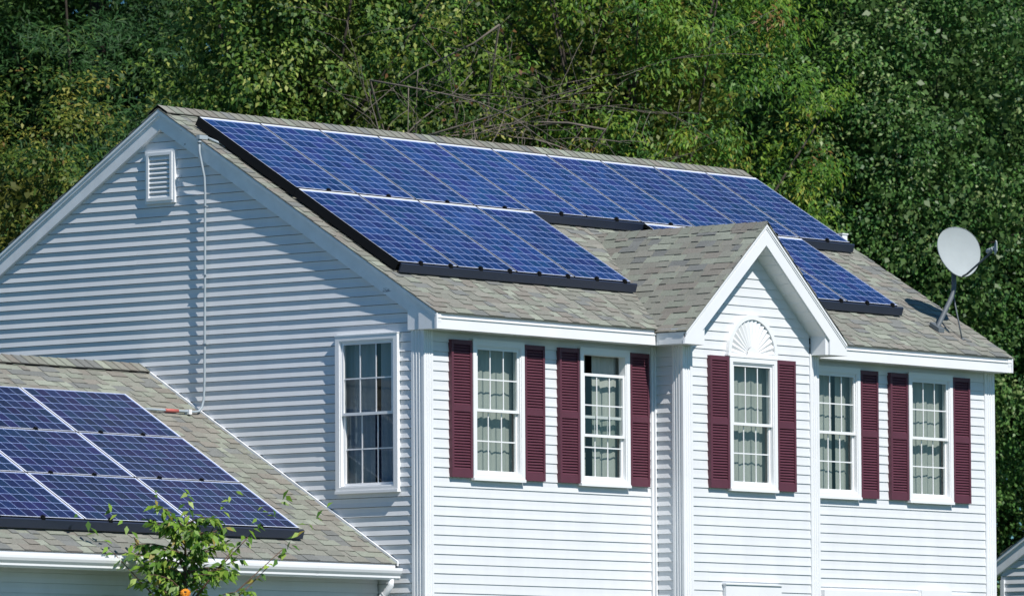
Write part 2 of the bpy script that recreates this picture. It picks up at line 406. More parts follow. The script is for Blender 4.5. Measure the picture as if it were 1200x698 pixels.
# ------------------------------------------------------------------ shingles
SHC = [((.238, .255, .212), 3), ((.270, .290, .240), 1.3), ((.212, .216, .186), 4), ((.216, .204, .178), 2.6), ((.176, .184, .176), 2.0), ((.232, .230, .200), 3)]
def shcol(r):
    c = r.choices([a for a, _ in SHC], [b for _, b in SHC])[0]; k = r.uniform(.9, 1.1); return tuple(v * k for v in c)
def shingles(mb, O, U, V, Nn, ulen, vlen, seed=1, e=.112, clip=None):
    O, U, V, Nn = Vector(O), Vector(U).normalized(), Vector(V).normalized(), Vector(Nn).normalized()
    r = random.Random(seed); i = 0; v = 0.0
    mb.face([O + Nn * -.012, O + U * ulen + Nn * -.012, O + U * ulen + V * vlen + Nn * -.012, O + V * vlen + Nn * -.012], 1, (.1, .1, .1))
    while v < vlen:
        v1 = min(v + e, vlen); u = -r.uniform(0, .2); thick = r.random() < .5
        last = None
        while u < ulen:
            wd = r.choice((.10, .14, .18, .22, .27)) * r.uniform(.9, 1.1)
            a, b = max(u, 0), min(u + wd, ulen); u += wd; thick = not thick
            if b - a < .005: continue
            t = .0165 if thick else .0075; t += r.uniform(0, .001)
            c = shcol(r)
            Pt = lambda uu, vv, tt: O + U * uu + V * vv + Nn * (tt - .010)
            dv = r.uniform(-.002, .002) if v > 0 else -.008
            A, B, C, D = Pt(a, v + dv, t), Pt(b, v + dv, t), Pt(b, v1 + .01, .003 + t * .4), Pt(a, v1 + .01, .003 + t * .4)
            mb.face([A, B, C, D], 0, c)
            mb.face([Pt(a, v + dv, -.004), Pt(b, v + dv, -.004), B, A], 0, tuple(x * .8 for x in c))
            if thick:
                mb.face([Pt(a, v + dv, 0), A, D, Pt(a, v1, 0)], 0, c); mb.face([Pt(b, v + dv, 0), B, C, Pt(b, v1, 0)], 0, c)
        v += e
mb = MB(); cs, sn = math.cos(RA), math.sin(RA)
shingles(mb, (-OV - .012, -OE - .012, -.006), (1, 0, 0), (0, cs, sn), (0, -sn, cs), L + 2 * OV + .024, (YR + OE) * SL, 3)
shingles(mb, (L + OV + .012, DEP + OE + .012, -.006), (-1, 0, 0), (0, -cs, sn), (0, sn, cs), L + 2 * OV + .024, (YR + OE) * SL, 4)
# dark drip edge under the shingles on both rakes
roof = mb.build('roof', ['shingle', 'dark'], house)
mb = MB(); ba = math.atan(BS); bc, bs_ = math.cos(ba), math.sin(ba); blen = (BM - BE0) / bc
shingles(mb, (BE0 - .012, 2.0, bz(BE0) - .008), (0, -1, 0), (bc, 0, bs_), (-bs_, 0, bc), 2.0 - BYO + .02, blen + .01, 5)
shingles(mb, (BE1 + .012, BYO - .02, bz(BE0) - .008), (0, 1, 0), (-bc, 0, bs_), (bs_, 0, bc), 2.0 - BYO + .02, blen + .01, 6)
for yy in [BYO - .02 + .15 * i for i in range(15)]:    # small gable ridge caps
    c = shcol(rnd)
    for sg in (-1, 1):
        mb.face([(BM, yy, BZR + .016), (BM + sg * .10, yy, BZR - .10 * BS + .014), (BM + sg * .10, yy + .16, BZR - .10 * BS + .006), (BM, yy + .16, BZR + .008)], 0, c)
mb.build('roof', ['shingle', 'dark'], house, label='small cross-gable roof of grey shingles')
def ridgecap(name, x0, x1, y, z, s, parent, lift=.03, wd=.14, seed=2):
    mb = MB(); r = random.Random(seed); x = x0
    while x < x1:
        c = shcol(r); e = min(x + .145, x1); cc = 1 / math.hypot(1, s)
        for sg in (-1, 1):
            dy = sg * wd; zz = z + lift - s * wd
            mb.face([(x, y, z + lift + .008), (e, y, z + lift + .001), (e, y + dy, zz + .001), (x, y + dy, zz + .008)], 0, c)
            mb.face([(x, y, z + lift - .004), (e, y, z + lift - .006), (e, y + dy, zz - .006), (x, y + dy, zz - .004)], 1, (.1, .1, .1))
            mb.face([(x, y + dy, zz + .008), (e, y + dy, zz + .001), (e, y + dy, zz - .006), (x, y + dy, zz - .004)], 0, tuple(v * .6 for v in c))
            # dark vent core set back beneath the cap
            mb.face([(max(x, x0 + .02), y + dy * .86, z - s * wd * .86 - .02), (e, y + dy * .86, z - s * wd * .86 - .02), (e, y + dy * .86, z - s * wd * .86 + lift), (max(x, x0 + .02), y + dy * .86, z - s * wd * .86 + lift)], 1)
        x += .145
    return mb.build(name, ['shingle', 'black'], parent)
ridgecap('ridge_cap', -OV - .012, L + OV + .012, YR, ZR, S, house)

# ------------------------------------------------------------------ windows
def curtain(P, a, b, z0, z1, o, mat, parent, seed, gap=None):
    mb = MB(); r = random.Random(seed); n = 60; ph = [r.uniform(0, 6) for _ in range(4)]
    def off(t, zf): return .006 * math.sin(t * 47 + ph[0]) + .003 * math.sin(t * 83 + ph[1] + zf * .4) + .006 * math.sin(t * 19 + ph[2])
    for (ua, ub) in (((a, b),) if gap is None else ((a, gap[0]), (gap[1], b))):
        nn = max(4, int(n * (ub - ua) / (b - a)))
        for i in range(nn):
            u0 = ua + (ub - ua) * i / nn; u1 = ua + (ub - ua) * (i + 1) / nn
            for (za, zc) in ((z0, (z0 + z1) / 2), ((z0 + z1) / 2, z1)):
                mb.face([P(u0, za, o + off(u0, za)), P(u1, za, o + off(u1, za)), P(u1, zc, o + off(u1, zc)), P(u0, zc, o + off(u0, zc))], 0, None, True)
    return mb.build('curtain', mat, parent_house(parent), org=tuple(house.location))
def parent_house(p): return p
def window(P, a, w, z0, z1, drop=0., mat='curtain', seed=1, gap=None, gz_=2, label=None):
    """P(u,z,o): o measured outwards from the trim plane"""
    CW = .070; org = tuple(house.location)
    mb = MB(); T = lambda u, o, z: P(u, z, o)
    def bx(m, u0, u1, za, zb, o0, o1, k=0): m.box((u0, o0, za), (u1, o1, zb), k, T)
    # outer casing with a stepped (moulded) face
    for (i0, i1, o0, o1) in ((0, .056, -.03, .034), (.056, CW, -.07, .024)):
        bx(mb, a + i0, a + i1, z0 + i0, z1 - i0, o0, o1); bx(mb, a + w - i1, a + w - i0, z0 + i0, z1 - i0, o0, o1)
        bx(mb, a + i1, a + w - i1, z1 - i1, z1 - i0, o0, o1); bx(mb, a + i1, a + w - i1, z0 + i0, z0 + i1, o0, o1)
    bx(mb, a - .004, a + w + .004, z0 - .012, z0 + .018, -.02, .044)          # sill nose
    bx(mb, a - .004, a + w + .004, z1 - .004, z1 + .008, -.02, .040)          # head drip
    win = mb.build('window', 'vinyl_white', house, label=label)
    ia, ib, ja, jb = a + CW, a + w - CW, z0 + CW, z1 - CW
    mid = (ja + jb) / 2; R = .030
    def sash(name, za, zb, o0, o1, rows):
        m = MB(); g_ = o0 + .008
        bx(m, ia + .002, ia + R, za, zb, o0, o1); bx(m, ib - R, ib - .002, za, zb, o0, o1)
        bx(m, ia + R, ib - R, zb - R, zb, o0, o1); bx(m, ia + R, ib - R, za, za + R, o0, o1)
        for i in (1, 2):
            u = ia + R + (ib - ia - 2 * R) * i / 3; bx(m, u - .0065, u + .0065, za + R, zb - R, g_ + .002, g_ + .008)
        zc = (za + zb) / 2; bx(m, ia + R, ib - R, zc - .0065, zc + .0065, g_ + .0025, g_ + .0085)
        s_ = m.build('sash', 'vinyl_white', win, org=org)
        p = MB(); p.face([P(ia + R - .002, za + R - .002, g_), P(ib - R + .002, za + R - .002, g_), P(ib - R + .002, zb - R + .002, g_), P(ia + R - .002, zb - R + .002, g_)])
        p.build('pane', 'glass', win, org=org)
    sash('s', mid - .017 - drop, jb - drop if drop else jb, -.016, .010, 2)
    sash('s', ja, mid + .017, -.045, -.019, 2)
    curtain(P, ia - .09, ib + .09, ja - .05, jb + .02, -.125, mat, win, seed, gap)
    m = MB()   # the room just inside: floor, sides, back, head, open to the window
    u0, u1, q0, q1, o0, o1 = a - .10, a + w + .10, z0 - .12, z1 + .08, -.068, -.75
    F = [(u0, o0, q0), (u1, o0, q0), (u1, o0, q1), (u0, o0, q1)]; Bk = [(u0, o1, q0), (u1, o1, q0), (u1, o1, q1), (u0, o1, q1)]
    for i in range(4):
        j = (i + 1) % 4; m.face([T(*F[i]), T(*F[j]), T(*Bk[j]), T(*Bk[i])])
    m.face([T(*p) for p in Bk]); m.build('alcove', 'room', win, org=org)
    return win
TF = lambda u, z, o: (u, -o, z); TB = lambda u, z, o: (u, BY - o, z); TG = lambda u, z, o: (-o, u, z)
gaps = [None, (2.90, 3.0), (7.42, 7.47), None]
labs = ['window nearest the left corner of the front', 'window with its upper sash slid down, left of the bay', 'window right of the bay with only one shutter in view', 'window at the right end of the front']
for (a, dr), gp, lb, sd in zip(fronts, gaps, labs, (1, 2, 3, 4)): window(TF, a, W, WB, WT, dr, 'curtain', sd, gp, label=lb)
window(TB, BW[0], W, WB, WT - .012, 0, 'curtain', 8, None, label='tall window in the small front gable under the sunburst')
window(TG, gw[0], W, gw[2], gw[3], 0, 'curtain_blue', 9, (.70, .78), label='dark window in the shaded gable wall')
window(TB, 4.685, .98, -4.50, -2.97, 0, 'curtain', 10, None, label='ground-floor window of the bay')
mb = MB(); mb.box((4.665, BY - .03, -2.965), (5.685, BY + .01, -2.80)); mb.box((4.65, BY - .045, -2.80), (5.70, BY + .01, -2.785)); mb.build('window_surround', 'trim', house)
mb = MB(); mb.box((7.03, -.035, -4.4), (9.95, .02, -2.80)); mb.box((8.9, -.045, -2.84), (9.5, .02, -2.765)); mb.build('window_surround', 'trim', house)
# ------------------------------------------------------------------ shutters
def shutter(P, a, z0=-1.736, z1=-.270, w=.345):
    mb = MB(); T = lambda u, o, z: P(u, z, o); st = .034
    def bx(u0, u1, za, zb, o0, o1): mb.box((u0, o0, za), (u1, o1, zb), 0, T)
    bx(a, a + st, z0, z1, -.02, .030); bx(a + w - st, a + w, z0, z1, -.02, .030)
    rails = ((z1 - .05, z1), (z1 - .765, z1 - .695), (z0, z0 + .085))
    for za, zb in rails: bx(a + st, a + w - st, za, zb, -.02, .028)
    bx(a + st, a + w - st, z0 + .01, z1 - .01, -.02, .004)
    for za, zb in ((z0 + .085, z1 - .765), (z1 - .695, z1 - .05)):
        n = int(round((zb - za) / .0305)); h = (zb - za) / n
        for i in range(n):
            q = za + i * h
            P4 = [(.024, q + .001), (.024, q + .007), (.006, q + h * .97), (.004, q + h * .9)]
            mb.extr(P4, lambda t, p, r_: P(t, r_, p), a + st - .001, a + w - st + .001)
    return mb.build('shutter', 'shutter', house)
for a, _ in fronts: shutter(TF, a - .355); shutter(TF, a + W + .010)
shutter(TB, BW[0] - .352); shutter(TB, BW[1] + .008)

# ------------------------------------------------------------------ sunburst over the bay window
mb = MB(); cx, cz, R0 = 5.20, -.246, .455; n = 36
for i in range(n):
    a0, a1 = math.pi * i / n, math.pi * (i + 1) / n
    ro, ri = R0, R0 - .045
    for (r0, r1, o0, o1) in ((R0, R0, -.02, .032), (R0, R0 - .05, .032, .032), (R0 - .05, R0 - .055, .032, .014)):
        mb.face([(cx + r0 * math.cos(a0), BY - o0, cz + r0 * math.sin(a0)), (cx + r0 * math.cos(a1), BY - o0, cz + r0 * math.sin(a1)),
                 (cx + r1 * math.cos(a1), BY - o1, cz + r1 * math.sin(a1)), (cx + r1 * math.cos(a0), BY - o1, cz + r1 * math.sin(a0))])
nr = 17
for i in range(nr):                         # rays: pleated wedges
    a0, am, a1 = math.pi * i / nr, math.pi * (i + .5) / nr, math.pi * (i + 1) / nr
    pt = lambda r_, a, o: (cx + r_ * math.cos(a), BY - o, cz + r_ * math.sin(a))
    ro = R0 - .053; ri = .10
    mb.face([pt(ri, a0, .008), pt(ro, a0, .006), pt(ro, am, .024), pt(ri, am, .012)]); mb.face([pt(ri, am, .012), pt(ro, am, .024), pt(ro, a1, .006), pt(ri, a1, .008)])
    mb.face([pt(0, a0, .020), pt(ri, a0, .020), pt(ri, a1, .020)])
mb.box((cx - R0 - .012, BY - .036, cz - .016), (cx + R0 + .012, BY + .02, cz + .004))
mb.build('sunburst_panel', 'vinyl_white', house)
# ------------------------------------------------------------------ louvred gable vent
mb = MB(); y0, y1, z0, z1 = gv
T = lambda u, o, z: (-o, u, z)
for (i0, i1, o0, o1) in ((0, .03, -.03, .022), (.03, .062, -.03, .034)):
    mb.box((y0 + i0, o0, z0 + i0), (y0 + i1, o1, z1 - i0), 0, T); mb.box((y1 - i1, o0, z0 + i0), (y1 - i0, o1, z1 - i0), 0, T)
    mb.box((y0 + i1, o0, z1 - i1), (y1 - i1, o1, z1 - i0), 0, T); mb.box((y0 + i1, o0, z0 + i0), (y1 - i1, o1, z0 + i1), 0, T)
mb.build('gable_vent', 'vinyl_white', house)
gvent = [o for o in house.children if o.name.startswith('gable_vent')][0]
mb = MB(); n = 9; h = (z1 - z0 - .124) / n
for i in range(n):
    q = z0 + .062 + i * h
    mb.extr([(.024, q), (.024, q + .012), (-.012, q + h * 1.1), (-.016, q + h)], lambda t, p, r_: (-p, t, r_), y0 + .06, y1 - .06)
mb.box((y0 + .05, -.032, z0 + .05), (y1 - .05, -.022, z1 - .05), 0, T)
mb.build('louvre', 'vinyl_white', gvent, org=tuple(house.location))

# ------------------------------------------------------------------ garage
gar = thing('garage', (-4.3, 4.0, GZ), 'low attached garage with grey shingle roof and white gutter at the shaded gable wall', 'garage')
mb = MB(); siding(mb, lambda u, z, o: (u, .66 - o, z), one(GX0 + .2), one(-.002), GZ + .2, -2.80, [(-7.9, -5.3, GZ, -3.5), (-4.3, -1.7, GZ, -3.5)], .012)
siding(mb, lambda u, z, o: (u, 2 * GYR - .66 + o, z), one(GX0 + .2), one(-.002), GZ + .2, -2.80, [], .012)
siding(mb, lambda u, z, o: (GX0 + .2 - o, u, z), lambda z: max(.68, GYR - (GZR - .2 - z) / GS), lambda z: min(2 * GYR - .68, GYR + (GZR - .2 - z) / GS), GZ + .2, GZR - .25, [], .014)
mb.build('wall', 'siding', gar)
for x0, x1 in ((-7.9, -5.3), (-4.3, -1.7)):
    mb = MB(); mb.box((x0 - .1, .60, -3.5), (x1 + .1, .68, -3.38)); mb.box((x0 - .1, .60, GZ), (x0, .68, -3.5)); mb.box((x1, .60, GZ), (x1 + .1, .68, -3.5))
    for i in range(4): mb.box((x0, .70, GZ + .01 + i * .57), (x1, .74, GZ + .56 + i * .57))
    mb.build('garage_door', 'trim', gar)
mb = MB(); ga = math.atan(GS); gc, gs_ = math.cos(ga), math.sin(ga); glen = (GYR - GYE) / gc
shingles(mb, (GX0, GYE, groofz(GYE) - .004), (1, 0, 0), (0, gc, gs_), (0, -gs_, gc), -GX0 - .012, glen, 13)
shingles(mb, (-.012, 2 * GYR - GYE, groofz(GYE) - .004), (-1, 0, 0), (0, -gc, gs_), (0, gs_, gc), -GX0 - .012, glen, 14)
mb.build('roof', ['shingle', 'dark'], gar)
ridgecap('ridge_cap', GX0, -.014, GYR, GZR, GS, gar, .03, .15, 9)
mb = MB()      # white step flashing along the house wall, gable rake far left
for y0, y1 in ((GYE - .01, GYR), (2 * GYR - GYE + .01, GYR)):
    Z = lambda y: GZR - GS * abs(y - GYR)
    mb.extr([(y0, Z(y0) - .03), (y1, Z(y1) - .03), (y1, Z(y1) + .022), (y0, Z(y0) + .022)], lambda t, p, q: (t, p, q), -.017, .004)
    mb.extr([(y0, Z(y0) - .2), (y1, Z(y1) - .2), (y1, Z(y1) - .012), (y0, Z(y0) - .012)], lambda t, p, q: (t, p, q), GX0, GX0 + .04)
mb.box((GX0, GYE + .008, groofz(GYE) - .14), (-.03, GYE + .03, groofz(GYE) - .012)); mb.box((GX0, GYE + .03, -2.80), (-.02, .66, -2.785))
mb.box((GX0, 2 * GYR - GYE - .03, groofz(GYE) - .14), (-.02, 2 * GYR - GYE - .008, groofz(GYE) - .012))
mb.build('fascia', 'trim', gar)
zt = groofz(GYE) - .062
GP = [(GYE + .006, 0), (GYE + .006, -.125), (GYE - .065, -.125), (GYE - .085, -.105), (GYE - .085, -.085), (GYE - .108, -.055), (GYE - .118, -.028), (GYE - .118, 0),
      (GYE - .096, 0), (GYE - .108, -.012), (GYE - .096, -.058), (GYE - .075, -.088), (GYE - .06, -.115), (GYE - .004, -.115), (GYE - .004, 0)]
mb = MB(); mb.extr(GP, lambda t, p, q: (t, p, zt + q), GX0 - .01, -.06, caps=False)
for xx in (-.0605, GX0 - .01): mb.extr(GP[:8], lambda t, p, q: (t, p, zt + q), xx, xx + .003)
for xx in (-1.42, -3.9, -6.6): mb.extr([(p - .002 if p < GYE - .05 else p, q - .002) for p, q in GP[1:8]], lambda t, p, q: (t, p, zt + q), xx, xx + .03, closed=False)
gut = mb.build('gutter', 'trim', gar)
mb = MB(); pth = [(-.17, GYE - .045, zt - .12), (-.17, GYE - .045, zt - .18), (-.18, GYE + .0, zt - .25), (-.20, .60, zt - .44), (-.20, .62, zt - .50), (-.20, .62, GZ + .1)]
mb.tube(pth, .036, 10); 
for k in range(1, 8): mb.tube([Vector(pth[2]).lerp(Vector(pth[3]), k / 8), Vector(pth[2]).lerp(Vector(pth[3]), k / 8 + .03)], .0395, 10)
mb.build('downspout', 'trim', gar)

# ------------------------------------------------------------------ solar panels
CELLC = [(.011, .034, .135), (.014, .042, .150), (.009, .028, .112), (.020, .044, .152), (.010, .040, .128), (.017, .030, .135)]
CELLG = [(.005, .011, .058), (.007, .015, .066), (.005, .012, .048), (.011, .012, .070), (.005, .018, .060), (.010, .010, .058)]
def make_panel(W_, H_, nx, ny, mx0, mx1, my0, my1, pal, seed, clips, lt=.009, ls=.009):
    """local frame: x along the eave, y up the slope, z off the roof; origin on the shingles at the lower left corner"""
    r = random.Random(seed); top = .13; fb = .09; lip = .006
    fr = MB()
    for (a, b) in (((0, 0), (W_, lip)), ((0, H_ - lt), (W_, H_)), ((0, lip), (ls, H_ - lt)), ((W_ - ls, lip), (W_, H_ - lt))):
        fr.box((a[0], a[1], top - .0025), (b[0], b[1], top), 0)
    e = .0015
    for (a, b) in (((e, e), (W_ - e, .006)), ((e, H_ - .006), (W_ - e, H_ - e)), ((e, .006), (.006, H_ - .006)), ((W_ - .006, .006), (W_ - e, H_ - .006))):
        fr.box((a[0], a[1], fb), (b[0], b[1], top - .0025), 1)
    ce = MB(); gz0 = top - .004
    ce.face([(lip, lip, gz0), (W_ - lip, lip, gz0), (W_ - lip, H_ - lip, gz0), (lip, H_ - lip, gz0)], 1, (.5, .5, .5))
    ce.face([(lip, lip, gz0 - .008), (W_ - lip, lip, gz0 - .008), (W_ - lip, H_ - lip, gz0 - .008), (lip, H_ - lip, gz0 - .008)], 2, (.5, .5, .5))
    cw = (W_ - mx0 - mx1) / nx; ch = (H_ - my0 - my1) / ny; gp = .005 if pal is CELLC else .0042
    pk = r.uniform(.88, 1.12)
    for i in range(nx):
        for j in range(ny):
            c = r.choice(pal); k = r.uniform(.85, 1.15) * pk; c = tuple(v * k for v in c)
            x0, x1, y0, y1 = mx0 + i * cw + gp, mx0 + (i + 1) * cw - gp, my0 + j * ch + gp, my0 + (j + 1) * ch - gp
            ce.face([(x0, y0, gz0 + .001), (x1, y0, gz0 + .001), (x1, y1, gz0 + .001), (x0, y1, gz0 + .001)], 0, c)
    ra = []
    for yy in (H_ * .22, H_ * .78):
        ra.append(MB()); ra[-1].box((.02, yy - .02, .045), (W_ - .02, yy + .02, .088), 0)
        for xx in (.12, W_ - .16): ra[-1].box((xx, yy - .03, -.005), (xx + .05, yy + .05, .05), 0)
    cl = []
    for cx_ in clips:
        c = MB(); c.box((cx_ - .026, -.030, top - .03), (cx_ + .024, .012, top + .010)); c.box((cx_ - .016, -.022, top + .010), (cx_ + .016, .010, top + .022)); cl.append(c)
    return fr, ce, ra, cl
def backsheet(name, c):
    m = plain(name, c, .45, .03, 5); return m
MAT['backsheet'] = backsheet('backsheet', (.30, .40, .70))
def add_panel(loc, rot, label, group, spec):
    t = thing('solar_panel', loc, label, 'solar panel', group, world=False, rot=rot)
    fr, ce, ra, cl = make_panel(*spec)
    fr.build('frame', ['alu', 'black'], t); ce.build('cell_sheet', ['cell', 'backsheet', 'black'], t); [q.build('mounting_rail', 'black', t) for q in ra]
    for c in cl: c.build('clip', 'black', t)
    return t
PP = 1.0085; XA, YA = .1505, 3.3829; ML = 1.65; G2 = .0346
ord_ = ['first', 'second', 'third', 'fourth', 'fifth', 'sixth', 'seventh', 'eighth', 'ninth', 'tenth']
def main_loc(x, t):    # t: distance down-slope from the array's top edge of the panel's lower edge
    y = YA - t / SL; return (x, y, roofz(y))
RX = (RA, 0, 0)
for k in range(10):
    x = XA + k * PP
    if k == 0: lb = 'tall blue solar panel at the left end of the upper row beside the conduit'
    elif k == 9: lb = 'tall solar panel at the right end of the upper row above the short skirt'
    else: lb = ord_[k] + ' tall solar panel from the left in the upper row below the ridge'
    add_panel(main_loc(x, ML), RX, lb, 'solar panels in the upper row on the main roof', (.978, ML - .006, 6, 10, .007, .013, .016, .042, CELLC, 100 + k, (.52,), .034, .004))
low = [(0, 'leftmost solar panel of the lower left group of four on the main roof'), (1, 'second solar panel from the left in the lower group of four on the main roof'),
       (2, 'third solar panel from the left in the lower group of four on the main roof'), (3, 'rightmost solar panel of the lower group of four, nearest the roof valley'),
       (6, 'solar panel mostly hidden behind the small gable roof, only its top edge showing'), (7, 'lower solar panel half hidden by the right rake of the small front gable'), (8, 'lower solar panel right of the small gable, nearest the satellite dish')]
for k, lb in low:
    add_panel(main_loc(XA + k * PP, 2 * ML + G2), RX, lb, 'solar panels in the lower row on the main roof', (.978, ML, 6, 10, .007, .013, .016, .042, CELLC, 200 + k, (.36, .86), .034, .004))
def skirt(loc, rot, w_, label):
    mb = MB(); mb.extr([(-.012, .118), (-.030, .112), (-.048, .03), (-.048, .022), (-.034, .022), (-.030, .03), (-.014, .10)], lambda t, p, q: (t, p, q), 0, w_)
    t = mb.build('array_skirt_or_shade', 'skirt'); t.location = loc; t.rotation_euler = rot
    return tag(t, label, 'panel skirt', 'dark skirts along the lower edges of the solar arrays')
def rot_off(loc, dx): return (loc[0] + dx, loc[1], loc[2])
skirt(rot_off(main_loc(XA, 2 * ML + G2), .03), RX, 4 * PP + .04, 'long dark skirt below the lower group of four panels on the main roof')
skirt(rot_off(main_loc(XA + 4 * PP, ML), 0), RX, 2 * PP + .03, 'dark skirt below the upper row, left of the small gable ridge')
skirt(rot_off(main_loc(XA + 9 * PP, ML), 0), RX, PP + .05, 'short dark skirt below the right end of the upper row')
skirt(rot_off(main_loc(XA + 6 * PP, 2 * ML + G2), 0), RX, 3 * PP + .06, 'dark skirt below the panels right of the small gable')
def side_shade(loc, ln_, label):  # added strip: paints the shaded gap under the array's left edge black
    mb = MB(); mb.box((-.012, -.01, .026), (-.004, ln_, .114))
    t = mb.build('array_skirt_or_shade', 'black'); t.location = loc; t.rotation_euler = RX
    return tag(t, label, 'panel skirt', 'added dark strips for shade under the left ends of the solar arrays')
side_shade(main_loc(XA, ML), ML, 'added black strip for shade under the left end of the upper row of panels')
side_shade(main_loc(XA, 2 * ML + G2), ML + .02, 'added black strip for shade under the left end of the lower row of panels')
# garage array, landscape panels
GRX = (math.atan(GS), 0, 0); GSL = math.hypot(1, GS); GXR = -1.215
rows = ['top', 'middle', 'bottom']; colsn = ['rightmost', 'middle', 'left']
for r_ in range(3):
    for c_ in range(3):
        t_ = .94 + .974 * (r_ + 1) - .006; y = GYR - t_ / GSL - .13 * math.sin(math.atan(GS)) * 0
        x = GXR - (c_ + 1) * 1.662 + .016
        add_panel((x, y, groofz(y)), GRX, colsn[c_] + ' solar panel in the ' + rows[r_] + ' row on the low garage roof', 'solar panels on the garage roof',
                  (1.640, .950, 10, 6, .028, .028, .012, .012, CELLG, 300 + 10 * r_ + c_, (.36, 1.02), .007, .018))
y = GYR - (.94 + .974 * 3 - .006) / GSL
skirt((GXR - 3 * 1.662, y, groofz(y)), GRX, 3 * 1.662 + .06, 'long dark skirt below the solar panels on the garage roof')

# ------------------------------------------------------------------ satellite dish on the right of the roof
foot = Vector((9.68, .262, roofz(.262)))
sd = thing('satellite_dish', tuple(foot), 'pale grey satellite dish on a bent mast near the right end of the main roof', 'satellite dish')
mb = MB(); mb.tube([foot + Vector((.0, 0, 0)), foot + Vector((.02, 0, .05)), (9.98, .262, .70), (10.015, .262, .76), (10.03, .262, .84), (10.035, .262, 1.05)], .029, 12)
mb.box((9.63, .20, roofz(.262) - .06), (9.74, .33, roofz(.262) - .01), 0, lambda x, y, z: (x, y, z + S * (y - .262) + .07)); mb.build('mast', 'galv', sd)
mb = MB(); mb.tube([(10.0, .25, .72), (9.97, .11, roofz(.11))], .009, 6); mb.tube([(9.97, .11, roofz(.11) + .004), (9.97, .09, roofz(.09) - .01)], .02, 6); mb.build('brace', 'galv', sd)
nh = (Vector((-.773, -.63, 0)) * math.cos(math.radians(27)) + Vector((.6326, -.7745, 0)) * math.sin(math.radians(27))).normalized(); nrm = (nh * math.cos(math.radians(14)) + Vector((0, 0, 1)) * math.sin(math.radians(14))).normalized()
ru = Vector((0, 0, 1)).cross(nrm).normalized(); uu = nrm.cross(ru).normalized()     # ru: to the viewer's right/left, uu: up
cen = Vector((10.06, .262, 1.205)) + nrm * .10
mb = MB(); rings, seg = 10, 48; RW, RH = .285, .305
def dp(r_, a, off=0):
    u = math.cos(a) * RW * r_; v = math.sin(a) * RH * r_
    u *= 1 + .13 * math.sin(a) * r_          # slightly egg shaped: narrower at the foot
    return cen + ru * u + uu * v + nrm * (.055 * r_ * r_ - .05 - off)
for off in (0, .006):
    for i in range(rings):
        for j in range(seg):
            a0, a1 = 2 * math.pi * j / seg, 2 * math.pi * (j + 1) / seg
            mb.face([dp(i / rings, a0, off), dp((i + 1) / rings, a0, off), dp((i + 1) / rings, a1, off), dp(i / rings, a1, off)], 0, None, True)
for j in range(seg):
    a0, a1 = 2 * math.pi * j / seg, 2 * math.pi * (j + 1) / seg
    mb.face([dp(1, a0, -.004), dp(1.015, a0, .002), dp(1.015, a1, .002), dp(1, a1, -.004)], 0, None, True); mb.face([dp(1.015, a0, .002), dp(1, a0, .012), dp(1, a1, .012), dp(1.015, a1, .002)], 0, None, True)
mb.build('reflector', 'dish', sd)
mb = MB(); bp = cen - nrm * .07; mb.box((-.06, -.09, -.05), (.06, .09, .012), 0, lambda a, b, c: tuple(bp + ru * a + uu * b + nrm * c))
mb.tube([bp - nrm * .03, Vector((10.035, .262, 1.05))], .035, 10); mb.build('bracket', 'galv', sd)
rimb = cen - uu * RH * .98; lnb = cen + nrm * .70 - uu * .20
mb = MB(); mb.tube([rimb - nrm * .02, rimb + nrm * .10 - uu * .005, lnb - uu * .03], .013, 8); mb.build('feed_arm', 'galv', sd)
mb = MB(); mb.tube([lnb - nrm * .075, lnb - nrm * .06, lnb - nrm * .02, lnb + nrm * .02], [.030, .032, .026, .022], 14, 0); mb.tube([lnb + nrm * .02, lnb + nrm * .05], .024, 10)
pl = [lnb + nrm * .06 + uu * a + ru * 0 + nrm * b for a, b in ((-.085, .0), (-.05, .055), (.05, .075), (.075, .06), (.0, .0))]
mb.face(pl); mb.face([p + ru * .012 for p in pl][::-1]); [mb.face([pl[k], pl[(k + 1) % 5], pl[(k + 1) % 5] + ru * .012, pl[k] + ru * .012]) for k in range(5)]
mb.build('receiver', 'dish', sd)

# ------------------------------------------------------------------ conduits and junction boxes
cd = thing('conduit', (-.06, 3.1, GZ), 'thin grey metal conduit running down the shaded gable wall from the solar array', 'conduit')
pts = [(-.075, 3.115, 2.055), (-.075, 3.115, 1.90), (-.070, 3.09, 1.78), (-.045, 3.07, 1.62), (-.040, 3.065, 1.45), (-.040, 3.07, .6), (-.040, 3.08, -.60), (-.042, 3.09, -.80), (-.06, 3.10, -.885), (-.11, 3.10, -.935), (-.18, 3.10, -.945), (-1.0, 3.10, -.945)]
mb = MB(); mb.tube(pts, .0135, 10); mb.build('pipe', 'conduit', cd)
mb = MB()
mb.tube([(-.075, 3.115, 1.995), (-.075, 3.115, 2.015)], .026, 10)
mb.build('coupling', 'conduit', cd)
for z_ in (1.30, .55, -.2): mb = MB(); mb.box((-.056, 3.045, z_ - .005), (-.012, 3.095, z_ + .005)); mb.build('strap', 'conduit', cd)
mb = MB(); mb.box((-.30, 3.07, -.975), (-.255, 3.13, -.922)); mb.build('strap', 'vinyl_white', cd)
mb = MB(); mb.box((-.105, 3.085, 2.035), (.03, 3.135, 2.08)); mb.tube([(.04, 3.11, 2.062), (.16, 3.02, 2.0), (.20, 2.99, 1.985)], .014, 8); mb.tube([(.19, 2.995, 1.99), (.20, 2.985, 1.93)], .02, 8); mb.build('junction_box', 'conduit', cd)
mb = MB(); mb.tube([(-.66, 3.10, -.945), (-.45, 3.10, -.945)], .0195, 10); mb.build('warning_sleeve', 'red', cd, label='small red sleeve round the pipe')
